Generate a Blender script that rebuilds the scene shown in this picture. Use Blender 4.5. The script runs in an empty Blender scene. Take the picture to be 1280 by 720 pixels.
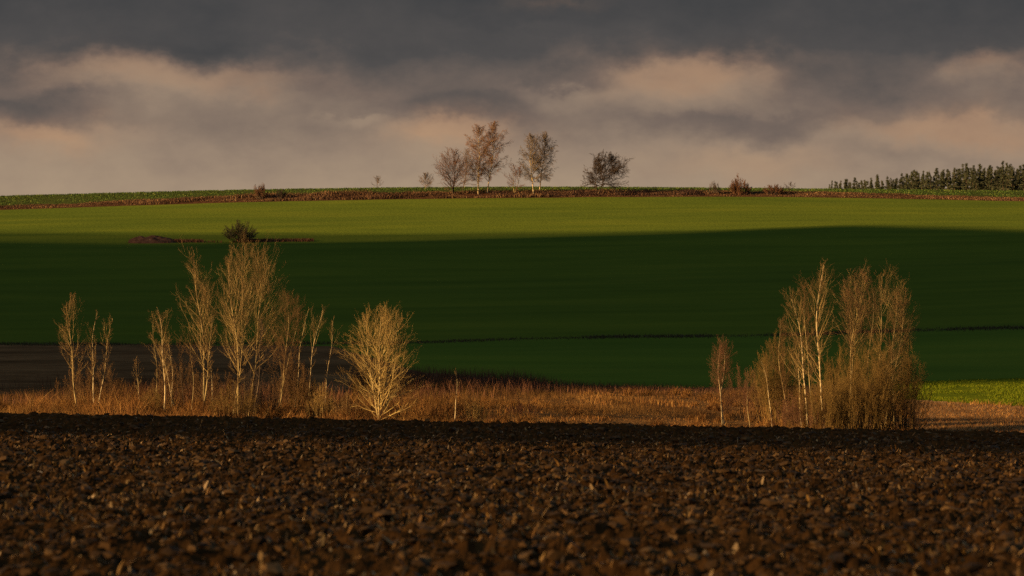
import bpy, math, random
import numpy as np

# ------------------------------------------------------------------ basics
F, CX, CY = 3630.0, 640.0, 360.0          # focal length in pixels of a 1280 px wide picture
EXPO = 1.6
SUN_EL, SUN_AZ = math.radians(14.0), math.radians(65.0)   # sun stands behind the camera's left shoulder
SUN = np.array([-math.sin(SUN_AZ) * math.cos(SUN_EL), -math.cos(SUN_AZ) * math.cos(SUN_EL), math.sin(SUN_EL)])
scene = bpy.context.scene
COL = scene.collection
rng = np.random.default_rng(7)


def link(o):
    COL.objects.link(o)
    return o


def tag(o, label=None, cat=None, group=None, kind=None):
    for k, v in (('label', label), ('category', cat), ('group', group), ('kind', kind)):
        if v:
            o[k] = v
    return o


def mesh_obj(name, verts, faces, mats, midx=None, smooth=False, parent=None):
    verts = np.asarray(verts, np.float32)
    faces = np.asarray(faces, np.int32)
    nf, k = faces.shape
    me = bpy.data.meshes.new(name)
    me.vertices.add(len(verts))
    me.vertices.foreach_set('co', verts.ravel())
    me.loops.add(nf * k)
    me.loops.foreach_set('vertex_index', faces.ravel())
    me.polygons.add(nf)
    me.polygons.foreach_set('loop_start', np.arange(0, nf * k, k, dtype=np.int32))
    for m in (mats if isinstance(mats, (list, tuple)) else [mats]):
        me.materials.append(m)
    if midx is not None:
        me.polygons.foreach_set('material_index', np.asarray(midx, np.int32))
    me.polygons.foreach_set('use_smooth', np.full(nf, smooth, bool))
    me.update(calc_edges=True)
    o = link(bpy.data.objects.new(name, me))
    if parent is not None:
        o.parent = parent
    return o


def empty(name, loc):
    o = link(bpy.data.objects.new(name, None))
    o.location = loc
    o.empty_display_size = 0.3
    return o


def hash2(ix, iy, seed):
    n = (ix.astype(np.int64) * 374761393 + iy.astype(np.int64) * 668265263 + seed * 974711) & 0xffffffff
    n = ((n ^ (n >> 13)) * 1274126177) & 0xffffffff
    n = n ^ (n >> 16)
    return n / 4294967295.0


def vnoise(x, y, seed=0):
    x = np.asarray(x, float)
    y = np.asarray(y, float)
    ix, iy = np.floor(x), np.floor(y)
    fx, fy = x - ix, y - iy
    fx = fx * fx * (3 - 2 * fx)
    fy = fy * fy * (3 - 2 * fy)
    a, b = hash2(ix, iy, seed), hash2(ix + 1, iy, seed)
    c, d = hash2(ix, iy + 1, seed), hash2(ix + 1, iy + 1, seed)
    return (a + (b - a) * fx) * (1 - fy) + (c + (d - c) * fx) * fy


def fbm(x, y, seed=0, octs=3):
    s, a, t = 0, 1.0, 0
    for i in range(octs):
        s = s + a * vnoise(x * 2 ** i, y * 2 ** i, seed + i * 17)
        t += a
        a *= .5
    return s / t


def sstep(a, b, x):
    t = np.clip((x - a) / (b - a), 0, 1)
    return t * t * (3 - 2 * t)


# ------------------------------------------------------------------ the land
UK = np.array([-100, 0, 320, 640, 960, 1280, 1380.])
TILT = 0.019


def near_z(X, Y):
    return -1.9 - .03 * np.maximum(Y, -120) - TILT * np.clip(X, -22.4, 22.4) * np.clip(Y / 110, 0, 1)


ROWS = [  # distance, picture row of the ground at columns 0, 320, 640, 960, 1280
    (150, 540, 543, 549, 556, 558),
    (170, 525, 528, 535, 546, 548),
    (180, 512, 515, 521, 533, 535),
    (200, 490, 492, 497, 509, 512),
    (220, 474, 474, 480, 484, 485),
    (290, 430, 428, 424, 420, 410),
    (400, 352, 350, 348, 342, 333),
    (490, 303, 300, 296, 289, 284),
    (550, 281, 276, 272, 268, 268),
    (601, 262.5, 252.5, 247.5, 246.2, 251.5),
    (607, 259, 245.5, 240.5, 240.2, 248.2),
    (640, 252, 240.5, 236.2, 237.8, 243.5),
    (700, 245.2, 237.4, 234.2, 235.8, 239.2),
    (760, 247, 240, 237, 238, 240.5),
    (900, 262, 256, 252, 252, 250),
    (1300, 290, 285, 283, 283, 280),
    (9000, 352, 352, 352, 352, 352)]
DK, ZK = [], []
for D in (-100, 0, 40, 80, 110):
    X = (np.clip(UK, -100, 1380) - CX) / F * max(D, 0)
    DK.append(D)
    ZK.append(near_z(X, np.full(7, float(D))))
for row in ROWS:
    D, r = row[0], np.array(row[1:], float)
    r = np.concatenate([[r[0] + (r[0] - r[1]) * .3], r, [r[4] + (r[4] - r[3]) * .3]])
    DK.append(D)
    ZK.append((CY - r) / F * D)
DK, ZK = np.array(DK, float), np.array(ZK)
H_ = np.diff(DK)[:, None]
DEL = np.diff(ZK, axis=0) / H_
M_ = np.zeros_like(ZK)
for i in range(1, len(DK) - 1):
    same = DEL[i - 1] * DEL[i] > 0
    w1, w2 = 2 * H_[i] + H_[i - 1], H_[i] + 2 * H_[i - 1]
    with np.errstate(divide='ignore', invalid='ignore'):
        hm = (w1 + w2) / (w1 / DEL[i - 1] + w2 / DEL[i])
    M_[i] = np.where(same, hm, 0)
M_[0], M_[-1] = DEL[0], DEL[-1]


def ground(X, Y):
    X, Y = np.broadcast_arrays(np.asarray(X, float), np.asarray(Y, float))
    shp = X.shape
    X, Y = X.ravel(), Y.ravel()
    out = np.empty_like(X)
    for s in range(0, len(X), 200000):
        x, y = X[s:s + 200000], Y[s:s + 200000]
        i = np.clip(np.searchsorted(DK, y) - 1, 0, len(DK) - 2)
        h = (DK[i + 1] - DK[i])[:, None]
        t = np.clip((y - DK[i])[:, None] / h, 0, 1)
        z = ((2 * t ** 3 - 3 * t ** 2 + 1) * ZK[i] + (t ** 3 - 2 * t ** 2 + t) * h * M_[i]
             + (-2 * t ** 3 + 3 * t ** 2) * ZK[i + 1] + (t ** 3 - t ** 2) * h * M_[i + 1])
        u = np.clip(CX + F * x / np.maximum(y, 1), -100, 1380)
        j = np.clip(np.searchsorted(UK, u) - 1, 0, 5)
        q = (u - UK[j]) / (UK[j + 1] - UK[j])
        a = np.arange(len(x))
        p0, p1, p2, p3 = z[a, np.maximum(j - 1, 0)], z[a, j], z[a, j + 1], z[a, np.minimum(j + 2, 6)]
        d0 = (UK[j + 1] - UK[j])
        m1 = np.where(j > 0, (p2 - p0) / (UK[j + 1] - UK[np.maximum(j - 1, 0)]) * d0, p2 - p1)
        m2 = np.where(j < 5, (p3 - p1) / (UK[np.minimum(j + 2, 6)] - UK[j]) * d0, p2 - p1)
        zz = ((2 * q ** 3 - 3 * q ** 2 + 1) * p1 + (q ** 3 - 2 * q ** 2 + q) * m1
              + (-2 * q ** 3 + 3 * q ** 2) * p2 + (q ** 3 - q ** 2) * m2)
        out[s:s + 200000] = np.where(y <= 110, near_z(x, y), zz)
    return out.reshape(shp)


DSAMP = np.arange(165, 720, .5)


def dist(u, row):
    """distance of the land seen at column u, row (beyond the near field's edge)"""
    u = np.atleast_1d(np.asarray(u, float))
    row = np.atleast_1d(np.asarray(row, float))
    out = []
    for a, b in zip(u, row):
        r = CY - ground((a - CX) / F * DSAMP, DSAMP) / DSAMP * F
        k = np.argmax(r <= b) if (r <= b).any() else len(r) - 1
        out.append(DSAMP[k])
    return np.array(out)


def at(u, D):
    x = (u - CX) / F * D
    return np.array([x, D, float(ground(x, D))])


# ------------------------------------------------------------------ materials
def new_mat(name):
    m = bpy.data.materials.new(name)
    m.use_nodes = True
    nt = m.node_tree
    b = nt.nodes['Principled BSDF']
    b.inputs['Roughness'].default_value = .95
    b.inputs['Specular IOR Level'].default_value = .0
    return m, nt, b


def ramp(nt, fac, stops):
    r = nt.nodes.new('ShaderNodeValToRGB')
    el = r.color_ramp.elements
    while len(el) < len(stops):
        el.new(.5)
    for e, (p, c) in zip(el, stops):
        e.position = p
        e.color = (*c, 1)
    nt.links.new(fac, r.inputs[0])
    return r.outputs[0]


def noise_tex(nt, scale, detail=4, mapping=None, rough=.55):
    g = nt.nodes.new('ShaderNodeNewGeometry')
    v = g.outputs['Position']
    if mapping:
        mp = nt.nodes.new('ShaderNodeMapping')
        mp.inputs['Scale'].default_value = mapping
        nt.links.new(v, mp.inputs[0])
        v = mp.outputs[0]
    n = nt.nodes.new('ShaderNodeTexNoise')
    n.inputs['Scale'].default_value = scale
    n.inputs['Detail'].default_value = detail
    n.inputs['Roughness'].default_value = rough
    nt.links.new(v, n.inputs['Vector'])
    return n.outputs[0]


def mixc(nt, fac, a, b, mode='MIX'):
    m = nt.nodes.new('ShaderNodeMix')
    m.data_type = 'RGBA'
    m.blend_type = mode
    if isinstance(fac, float):
        m.inputs[0].default_value = fac
    else:
        nt.links.new(fac, m.inputs[0])
    for s, i in ((a, 6), (b, 7)):
        if isinstance(s, tuple):
            m.inputs[i].default_value = (*s, 1)
        else:
            nt.links.new(s, m.inputs[i])
    return m.outputs[2]


def bump(nt, b, h, strength, dist_):
    n = nt.nodes.new('ShaderNodeBump')
    n.inputs['Strength'].default_value = strength
    n.inputs['Distance'].default_value = dist_
    nt.links.new(h, n.inputs['Height'])
    nt.links.new(n.outputs[0], b.inputs['Normal'])


def ground_mat(name, stops, scale, stops2=None, scale2=None, mapping=None, bscale=3., bdist=.1, bstr=.6):
    m, nt, b = new_mat(name)
    c = ramp(nt, noise_tex(nt, scale, 5, mapping), stops)
    if stops2:
        c = mixc(nt, 1.0, c, ramp(nt, noise_tex(nt, scale2, 3, mapping), stops2), 'MULTIPLY')
    nt.links.new(c, b.inputs['Base Color'])
    bump(nt, b, noise_tex(nt, bscale, 6), bstr, bdist)
    return m


def island_mat(name, stops, rough=.9, spec=.1, patch=None):
    """colour varies from blade to blade; optional wider patches"""
    m, nt, b = new_mat(name)
    g = nt.nodes.new('ShaderNodeNewGeometry')
    c = ramp(nt, g.outputs['Random Per Island'], stops)
    if patch:
        c = mixc(nt, 1.0, c, ramp(nt, noise_tex(nt, patch[0], 3), [(.35, patch[1]), (.65, patch[2])]), 'MULTIPLY')
    nt.links.new(c, b.inputs['Base Color'])
    b.inputs['Roughness'].default_value = rough
    b.inputs['Specular IOR Level'].default_value = spec
    return m


def bark_mat(name, light, dark, scale, lo=.42, hi=.58, squash=(1, 1, .35)):
    m, nt, b = new_mat(name)
    c = ramp(nt, noise_tex(nt, scale, 4, squash), [(lo, dark), (hi, light)])
    nt.links.new(c, b.inputs['Base Color'])
    return m


MAT = {}
MAT['plough'] = ground_mat('ploughed soil', [(.3, (.024, .0120, .0048)), (.55, (.046, .0230, .0084)), (.8, (.074, .038, .013))], 2.2,
                           [(.3, (.7, .7, .7)), (.7, (1.1, 1.05, 1.0))], .25, None, 14., .03, .7)
MAT['clod'] = island_mat('soil clods', [(0, (.018, .0095, .0040)), (.5, (.046, .0235, .0082)), (.85, (.076, .039, .0130)), (1, (.11, .062, .024))])
MAT['residue'] = island_mat('dry crop residue', [(0, (.014, .008, .0035)), (.42, (.036, .019, .006)), (.60, (.080, .048, .010)), (.74, (.15, .066, .014)), (.90, (.23, .128, .034)), (1, (.38, .25, .12))], .7, .2)
MAT['bare'] = ground_mat('bare soil', [(.3, (.090, .047, .021)), (.7, (.165, .090, .041))], .9, [(.3, (.60, .58, .56)), (.7, (1.25, 1.2, 1.15))], .10, (.45, 1, 1), 2.5, .35, 1.0)
MAT['meadow'] = ground_mat('meadow earth', [(.3, (.06, .032, .014)), (.7, (.13, .070, .026))], .5, None, None, None, 4., .2)
MAT['stubble'] = ground_mat('stubble soil', [(.3, (.11, .058, .026)), (.7, (.20, .115, .05))], 1.2, None, None, None, 6., .12)
MAT['green'] = ground_mat('young grain', [(.25, (.052, .072, .010)), (.5, (.068, .088, .0115)), (.75, (.086, .100, .0125))], .11,
                          [(.30, (.84, .87, .94)), (.70, (1.14, 1.08, 1.0))], .030, (.30, 1, 1), 1.6, .25, .5)
MAT['lowergreen'] = ground_mat('thick young grain', [(.25, (.056, .084, .0115)), (.5, (.071, .100, .0130)), (.75, (.088, .110, .0140))], .11,
                               [(.30, (.84, .87, .94)), (.70, (1.12, 1.08, 1.0))], .030, (.30, 1, 1), 1.6, .25, .5)
MAT['bank'] = ground_mat('bank earth', [(.3, (.030, .014, .008)), (.7, (.070, .032, .016))], .7, None, None, None, 3., .2)
MAT['upper'] = ground_mat('upper field earth', [(.3, (.025, .030, .008)), (.7, (.05, .06, .015))], .8, None, None, None, 3., .2)
MAT['strip'] = ground_mat('crop strip', [(.3, (.045, .062, .005)), (.7, (.075, .088, .006))], .7, None, None, None, 4., .15)

MAT['drygrass'] = island_mat('dry grass', [(0, (.055, .024, .009)), (.5, (.115, .053, .017)), (.9, (.19, .098, .032)), (1, (.30, .19, .07))], .8, .05, (.26, (.36, .31, .29), (1.35, 1.3, 1.15)))
MAT['weeds'] = island_mat('dead weeds', [(0, (.045, .020, .013)), (.6, (.085, .036, .020)), (1, (.13, .06, .028))])
MAT['brush'] = island_mat('dry brush', [(0, (.050, .025, .0090)), (.8, (.120, .064, .020)), (1, (.20, .12, .04))], .9, .05, (.16, (.34, .28, .26), (1.35, 1.3, 1.2)))
MAT['bramble'] = island_mat('brambles', [(0, (.020, .012, .010)), (.7, (.055, .028, .020)), (1, (.11, .055, .032))])
MAT['ditchweeds'] = island_mat('ditch weeds', [(0, (.030, .028, .013)), (1, (.072, .056, .026))])
MAT['bankgrass'] = island_mat('bank grass', [(0, (.032, .017, .011)), (.5, (.072, .038, .021)), (.9, (.13, .070, .034)), (1, (.24, .15, .07))], .9, .1, (.09, (.5, .45, .45), (1.25, 1.25, 1.2)))
MAT['rape'] = island_mat('leafy crop', [(0, (.020, .036, .010)), (.6, (.040, .070, .012)), (.9, (.075, .10, .018)), (1, (.17, .18, .04))], .9, .04)
MAT['wheat'] = island_mat('crop leaves', [(0, (.046, .066, .004)), (.6, (.080, .100, .005)), (1, (.11, .11, .008))], .9, .02)
MAT['birchbark'] = bark_mat('birch bark', (.36, .275, .150), (.06, .040, .024), 4.0, .40, .53, (1, 1, .8))
MAT['aspenbark'] = bark_mat('aspen bark', (.24, .178, .082), (.06, .040, .020), 3.6, .38, .56)
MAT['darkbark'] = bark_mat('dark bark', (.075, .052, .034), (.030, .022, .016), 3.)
MAT['branch'] = bark_mat('branches', (.265, .185, .074), (.12, .074, .030), 1.5, .35, .6, (1, 1, 1))
MAT['goldbranch'] = bark_mat('golden branches', (.34, .245, .092), (.16, .10, .038), 1.5, .35, .6, (1, 1, 1))
MAT['twig'] = island_mat('twigs', [(0, (.055, .029, .012)), (1, (.120, .066, .027))])
MAT['goldtwig'] = island_mat('golden twigs', [(0, (.100, .058, .018)), (1, (.23, .142, .044))])
MAT['olive'] = island_mat('olive twigs', [(0, (.055, .033, .011)), (1, (.120, .074, .024))])
MAT['rosetwig'] = island_mat('rose brown twigs', [(0, (.085, .042, .026)), (1, (.18, .095, .055))])
MAT['russet'] = island_mat('russet twigs', [(0, (.065, .039, .0115)), (1, (.145, .088, .025))])
MAT['redtwig'] = island_mat('red brown twigs', [(0, (.062, .029, .016)), (1, (.13, .062, .032))])
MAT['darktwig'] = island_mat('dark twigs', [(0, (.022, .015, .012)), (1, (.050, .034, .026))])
MAT['greytwig'] = island_mat('grey twigs', [(0, (.075, .055, .045)), (1, (.15, .11, .085))])
MAT['ferntwig'] = island_mat('green brown twigs', [(0, (.060, .050, .026)), (1, (.125, .104, .052))])
MAT['needle'] = island_mat('conifer needles', [(0, (.020, .024, .013)), (.7, (.042, .046, .023)), (1, (.075, .072, .036))], .8, .1)
MAT['stone'] = ground_mat('field stone', [(.3, (.25, .22, .18)), (.7, (.4, .36, .3))], 3.)
MAT['mound'] = ground_mat('mound earth', [(.3, (.030, .015, .012)), (.7, (.085, .045, .030))], 1.2, None, None, None, 4., .15)
m, nt, b = new_mat('shade_cloud')  # for the added, unseen shade caster over the slope
b.inputs['Base Color'].default_value = (.8, .8, .8, 1)
MAT['shade_cloud'] = m
m, nt, b = new_mat('thin cloud')  # for the added veils that weaken the sun
b.inputs['Base Color'].default_value = (.8, .8, .8, 1)
tr = nt.nodes.new('ShaderNodeBsdfTransparent')
mxs = nt.nodes.new('ShaderNodeMixShader')
mxs.inputs[0].default_value = .42
nt.links.new(tr.outputs[0], mxs.inputs[1])
nt.links.new(b.outputs[0], mxs.inputs[2])
nt.links.new(mxs.outputs[0], nt.nodes['Material Output'].inputs[0])
MAT['thin_shade_cloud'] = m
m2 = m.copy()
m2.name = 'half open cloud'  # for the added shade strip that lets some sun through
[x for x in m2.node_tree.nodes if x.type == 'MIX_SHADER'][0].inputs[0].default_value = .80
MAT['soft_shade_cloud'] = m2

# ------------------------------------------------------------------ ground sheets
# near ploughed field, worked with real relief
rows_ = np.concatenate([np.linspace(-60, 10, 30)[:-1], np.exp(np.linspace(math.log(10), math.log(119), 560))])
v = np.linspace(-1, 1, 841)
g = .34 * v + .66 * np.abs(v) ** 4 * v
Wd = 40 + .12 * np.maximum(rows_, 0)
Xg = Wd[:, None] * g[None, :]
Yg = np.repeat(rows_[:, None], len(v), 1)
Zg = ground(Xg, Yg)
YY = Yg + .5 * (fbm(Xg * .12, Yg * .12, 3) - .5) + .02 * Xg
relief = (.065 * np.sin(YY * 2 * math.pi / 1.35) * (.4 + vnoise(Xg * .5, Yg * .8, 5)) + .17 * (fbm(Xg * 1.5, Yg * 1.9, 9) - .5)
          + .17 * (np.abs(fbm(Xg * 4.2, Yg * 4.2, 21) - .5) * 2) ** 1.0 + .07 * (vnoise(Xg * 9, Yg * 9, 31) - .5))
relief = relief * sstep(5, 14, Yg)
Zn = Zg + relief - .02


def grid_faces(nr, nc):
    i = np.arange(nr - 1)[:, None] * nc + np.arange(nc - 1)[None, :]
    return np.stack([i, i + 1, i + 1 + nc, i + nc], -1).reshape(-1, 4)


tag(mesh_obj('ploughed_field', np.stack([Xg, Yg, Zn], -1).reshape(-1, 3), grid_faces(*Xg.shape), MAT['plough']), kind='structure')

# beyond the crest: one continuous sheet cut into fields
Dr = np.concatenate([np.arange(118.5, 600, .8), np.arange(600, 612, .35), np.arange(612, 720, 1.2), np.arange(720, 1000, 10), np.array([1000, 1150, 1300, 1800, 2600, 4000, 6000, 9000])])
vv = np.linspace(-1, 1, 641)
gg = .55 * vv + .45 * np.abs(vv) ** 3 * vv
Xf = (30 + .40 * Dr)[:, None] * gg[None, :]
Yf = np.repeat(Dr[:, None], len(vv), 1)
Zf = ground(Xf, Yf)
Zf = Zf + .10 * (fbm(Xf * .12, Yf * .12, 41) - .5) - .25 * (1 - sstep(117, 124, Yf))
faces = grid_faces(*Xf.shape)
P3 = np.stack([Xf, Yf, Zf], -1).reshape(-1, 3)
cen = P3[faces].mean(1)
un = CX + F * cen[:, 0] / cen[:, 1]
zc = ground(cen[:, 0], cen[:, 1])
rw = CY - F * zc / cen[:, 1]
wob = (fbm(cen[:, 0] * .25, cen[:, 1] * .1, 55) - .5)


def poly(xs, pts):
    p = np.array(pts, float)
    return np.interp(xs, p[:, 0], p[:, 1])


G_LOW = [(-400, 433), (0, 431), (200, 431), (415, 432), (530, 466), (640, 475), (700, 482), (860, 485), (960, 483), (1140, 477), (1280, 473), (1500, 469)]
S_LOW = [(1100, 498), (1160, 501), (1280, 508.5), (1500, 515)]
glow = poly(un, G_LOW) + 3 * wob
Dc = cen[:, 1]
reg = np.full(len(faces), 0)                      # 0 meadow
low = rw > glow
reg[~low] = 1                                      # 1 green field
reg[~low & (rw > poly(un, [(-200, 431), (180, 431), (420, 430), (530, 428.5), (640, 424.5), (760, 422), (860, 421), (960, 420), (1140, 413.5), (1280, 410), (1480, 406)]))] = 7
reg[low & (un < 440 + 40 * wob) & (Dc > 184 + 4 * wob)] = 2     # bare soil
reg[low & (un > 1100) & (rw < poly(un, S_LOW))] = 3
reg[low & (un > 1100) & (rw >= poly(un, S_LOW))] = 4
reg[Dc > 601] = 5
reg[Dc > 607.3 + 1.2 * wob] = 6
for k, nm, mt in ((0, 'meadow', 'meadow'), (1, 'green_field', 'green'), (2, 'bare_soil_field', 'bare'), (3, 'crop_strip', 'strip'),
                  (4, 'stubble_field', 'stubble'), (5, 'field_bank', 'bank'), (6, 'upper_field', 'upper'), (7, 'lower_green_field', 'lowergreen')):
    f = faces[reg == k]
    ids, inv = np.unique(f, return_inverse=True)
    tag(mesh_obj(nm, P3[ids], inv.reshape(-1, 4), MAT[mt], smooth=True), kind='structure')


# ------------------------------------------------------------------ clods, residue, grass
def ico():
    t = (1 + 5 ** .5) / 2
    vs = np.array([(-1, t, 0), (1, t, 0), (-1, -t, 0), (1, -t, 0), (0, -1, t), (0, 1, t), (0, -1, -t), (0, 1, -t), (t, 0, -1), (t, 0, 1), (-t, 0, -1), (-t, 0, 1)], float)
    vs /= np.linalg.norm(vs[0])
    fs = np.array([(0, 11, 5), (0, 5, 1), (0, 1, 7), (0, 7, 10), (0, 10, 11), (1, 5, 9), (5, 11, 4), (11, 10, 2), (10, 7, 6), (7, 1, 8),
                   (3, 9, 4), (3, 4, 2), (3, 2, 6), (3, 6, 8), (3, 8, 9), (4, 9, 5), (2, 4, 11), (6, 2, 10), (8, 6, 7), (9, 8, 1)])
    return vs, fs


def lumps(name, P, S, mat, squash=(1, 1, .7), jit=.35):
    vs, fs = ico()
    n = len(P)
    V = vs[None] * (1 + jit * (rng.random((n, 12, 1)) - .5) * 2)
    V = V * S[:, None, None] * np.array(squash)[None, None] * (1 + .5 * (rng.random((n, 1, 3)) - .5))
    a = rng.random(n) * 6.283
    c, s = np.cos(a)[:, None], np.sin(a)[:, None]
    V = np.stack([V[..., 0] * c - V[..., 1] * s, V[..., 0] * s + V[..., 1] * c, V[..., 2]], -1) + P[:, None, :]
    Fc = fs[None] + (np.arange(n) * 12)[:, None, None]
    return mesh_obj(name, V.reshape(-1, 3), Fc.reshape(-1, 3), mat)


def near_height(X, Y):
    YY = Y + .5 * (fbm(X * .12, Y * .12, 3) - .5) + .02 * X
    r = (.065 * np.sin(YY * 2 * math.pi / 1.35) * (.4 + vnoise(X * .5, Y * .8, 5)) + .17 * (fbm(X * 1.5, Y * 1.9, 9) - .5)
         + .17 * (np.abs(fbm(X * 4.2, Y * 4.2, 21) - .5) * 2) + .07 * (vnoise(X * 9, Y * 9, 31) - .5))
    return ground(X, Y) + r * sstep(5, 14, Y) - .02


n = 80000
Y = np.exp(rng.uniform(math.log(16), math.log(117), n) * .5 + .5 * np.log(rng.uniform(16, 117, n)))
X = (rng.random(n) * 2 - 1) * (.215 * Y + 4)
S = np.clip(np.exp(rng.normal(math.log(.017), .7, n)), .008, .075) * (1 + Y / 150)
Z = near_height(X, Y) + S * .2
tag(lumps('soil_clods', np.stack([X, Y, Z], -1), S, MAT['clod'], (1.1, 1.1, .6), .5), kind='stuff')


def strips(name, P, L, Wd, mat, pitch=(.0, 1.2), bend=.5):
    """bent flat strips: fallen leaves, straw, chaff"""
    n = len(P)
    a, p = rng.random(n) * 6.283, rng.uniform(*pitch, n)
    d = np.stack([np.cos(a) * np.cos(p), np.sin(a) * np.cos(p), np.sin(p)], -1)
    q = p + bend * (rng.random(n) - .8)
    d2 = np.stack([np.cos(a) * np.cos(q), np.sin(a) * np.cos(q), np.sin(q)], -1)
    b_ = a + 1.57 + .6 * (rng.random(n) - .5)
    s = np.stack([np.cos(b_), np.sin(b_), .6 * (rng.random(n) - .5)], -1)
    L, Wd = L[:, None], Wd[:, None] * .5
    m1, m2 = P + d * L * .5, P + d * L * .5 + d2 * L * .5
    V = np.stack([P - s * Wd * .6, P + s * Wd * .6, m1 + s * Wd, m1 - s * Wd, m2 + s * Wd * .3, m2 - s * Wd * .3], 1)
    base = (np.arange(n) * 6)[:, None, None]
    Fc = np.array([[0, 1, 2, 3], [3, 2, 4, 5]])[None] + base
    return mesh_obj(name, V.reshape(-1, 3), Fc.reshape(-1, 4), mat)


n = 150000
Y = np.exp(rng.uniform(math.log(17), math.log(117), n) * .5 + .5 * np.log(rng.uniform(17, 117, n)))
X = (rng.random(n) * 2 - 1) * (.215 * Y + 4)
keep = vnoise(X * .9, Y * .55, 77) > .40
X, Y = X[keep], Y[keep]
n = len(X)
Z = near_height(X, Y)
tag(strips('crop_residue', np.stack([X, Y, Z], -1), np.clip(np.exp(rng.normal(math.log(.07), .45, n)), .03, .20), np.clip(np.exp(rng.normal(math.log(.022), .5, n)), .006, .06), MAT['residue'], (.0, 1.25)), kind='stuff')


def blades(name, P, Ht, Wd, mat, lean=.35, nseg=2):
    n = len(P)
    a = rng.random(n) * 6.283
    s = np.stack([np.cos(a), np.sin(a), np.zeros(n)], -1) * Wd[:, None] * .5
    l = np.stack([rng.normal(0, lean, n), rng.normal(0, lean, n), np.ones(n)], -1) * Ht[:, None]
    mid = P + l * np.array([.35, .35, .55])
    tip = P + l
    V = np.stack([P - s, P + s, mid + s * .75, mid - s * .75, tip + s * .2, tip - s * .2], 1)
    Fc = np.array([[0, 1, 2, 3], [3, 2, 4, 5]])[None] + (np.arange(n) * 6)[:, None, None]
    return mesh_obj(name, V.reshape(-1, 3), Fc.reshape(-1, 4), mat)


def patch(n, u0, u1, d0, d1):
    D = rng.uniform(d0, d1, n)
    u = rng.uniform(u0, u1, n)
    return u, D


# dry grass of the valley meadow
u, D = patch(150000, -260, 1560, 150, 216)
x = (u - CX) / F * D
z = ground(x, D)
row = CY - F * z / D
clump = .55 * fbm(x * .35, D * .35, 91) + .45 * fbm(x * .10, D * .12, 92, 2)
tall = .06 + .42 * sstep(.48, .72, clump)
for uc, su, amp in ((150, 40, .8), (265, 26, .6), (60, 30, .2), (430, 40, .6), (540, 30, .3)):
    tall = tall * np.where(u < 55, .6, 1)
    tall = tall + amp * np.exp(-((u - uc) / su) ** 2) * (D < 186) * (.5 + vnoise(x * .8, D * .8, 5))
keep = ((u < 440) & (D < 184.5 + 3 * (clump - .5))) | ((u >= 440) & (u < 1130) & (row > poly(u, G_LOW) + 2)) | ((u >= 1130) & (D < 180) & (clump > .62))
keep &= (row < 552) & (clump > .31)
x, D, z, tall = x[keep], D[keep], z[keep], tall[keep]
n = len(x)
tag(blades('dry_grass', np.stack([x, D, z], -1), tall * rng.uniform(.5, 1.15, n), rng.uniform(.012, .035, n), MAT['drygrass'], .3), kind='stuff')

# tussocks: domes of bent stalks
nc = 900
u, D = patch(nc, -200, 1140, 160, 212)
cx_ = (u - CX) / F * D
row = CY - F * ground(cx_, D) / D
ok = (((u < 440) & (D < 183)) | ((u >= 440) & (row > poly(u, G_LOW) + 5))) & (fbm(cx_ * .12, D * .12, 93, 2) > .47)
for (uc, su, kk) in ((150, 22, 34), (185, 14, 10), (265, 16, 22), (120, 16, 14), (345, 20, 16), (425, 12, 12), (535, 16, 14), (60, 25, 10)):
    u = np.concatenate([u, rng.normal(uc, su, kk)])
    D = np.concatenate([D, rng.uniform(171, 181, kk)])
    ok = np.concatenate([ok, np.ones(kk, bool)])
u, D = u[ok], D[ok]
cx_ = (u - CX) / F * D
named = np.arange(len(u)) >= len(u) - 144
sz = np.where(named, rng.uniform(.7, 1.5, len(u)), rng.uniform(.35, .9, len(u)) * np.where(u < 450, 1.0, .8))
k_ = 220
dx, dy = rng.normal(0, 1, (len(u), k_)), rng.normal(0, 1, (len(u), k_))
x = (cx_[:, None] + dx * sz[:, None] * .45).ravel()
D2 = (D[:, None] + dy * sz[:, None] * .45).ravel()
h = (sz[:, None] * np.exp(-(dx ** 2 + dy ** 2) * .35) * rng.uniform(.6, 1.15, dx.shape)).ravel()
tag(blades('grass_tussocks', np.stack([x, D2, ground(x, D2)], -1), h, rng.uniform(.010, .026, len(h)), MAT['drygrass'], .45), kind='stuff')

# thin dry brush standing through the meadow
u, D = patch(110000, -60, 1130, 168, 214)
x = (u - CX) / F * D
z = ground(x, D)
row = CY - F * z / D
cb = .6 * fbm(x * .22, D * .18, 151) + .4 * vnoise(x * .07, D * .09, 152)
keep = (((u < 440) & (D < 196)) | ((u >= 440) & (row > poly(u, G_LOW) + 3))) & (cb > .47)
x, D, z, cb, u = x[keep], D[keep], z[keep], cb[keep], u[keep]
n = len(x)
hb = np.interp(u, [-60, 60, 150, 430, 560, 680, 860, 900, 1130], [.5, .8, 1.3, 1.4, 1.1, .6, .6, .9, 1.0]) * (.35 + 3.2 * np.clip(cb - .47, 0, .25)) * rng.uniform(.5, 1.1, n)
tag(blades('dry_brush', np.stack([x, D, z], -1), hb, rng.uniform(.006, .014, n), MAT['brush'], .35), kind='stuff')

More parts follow.
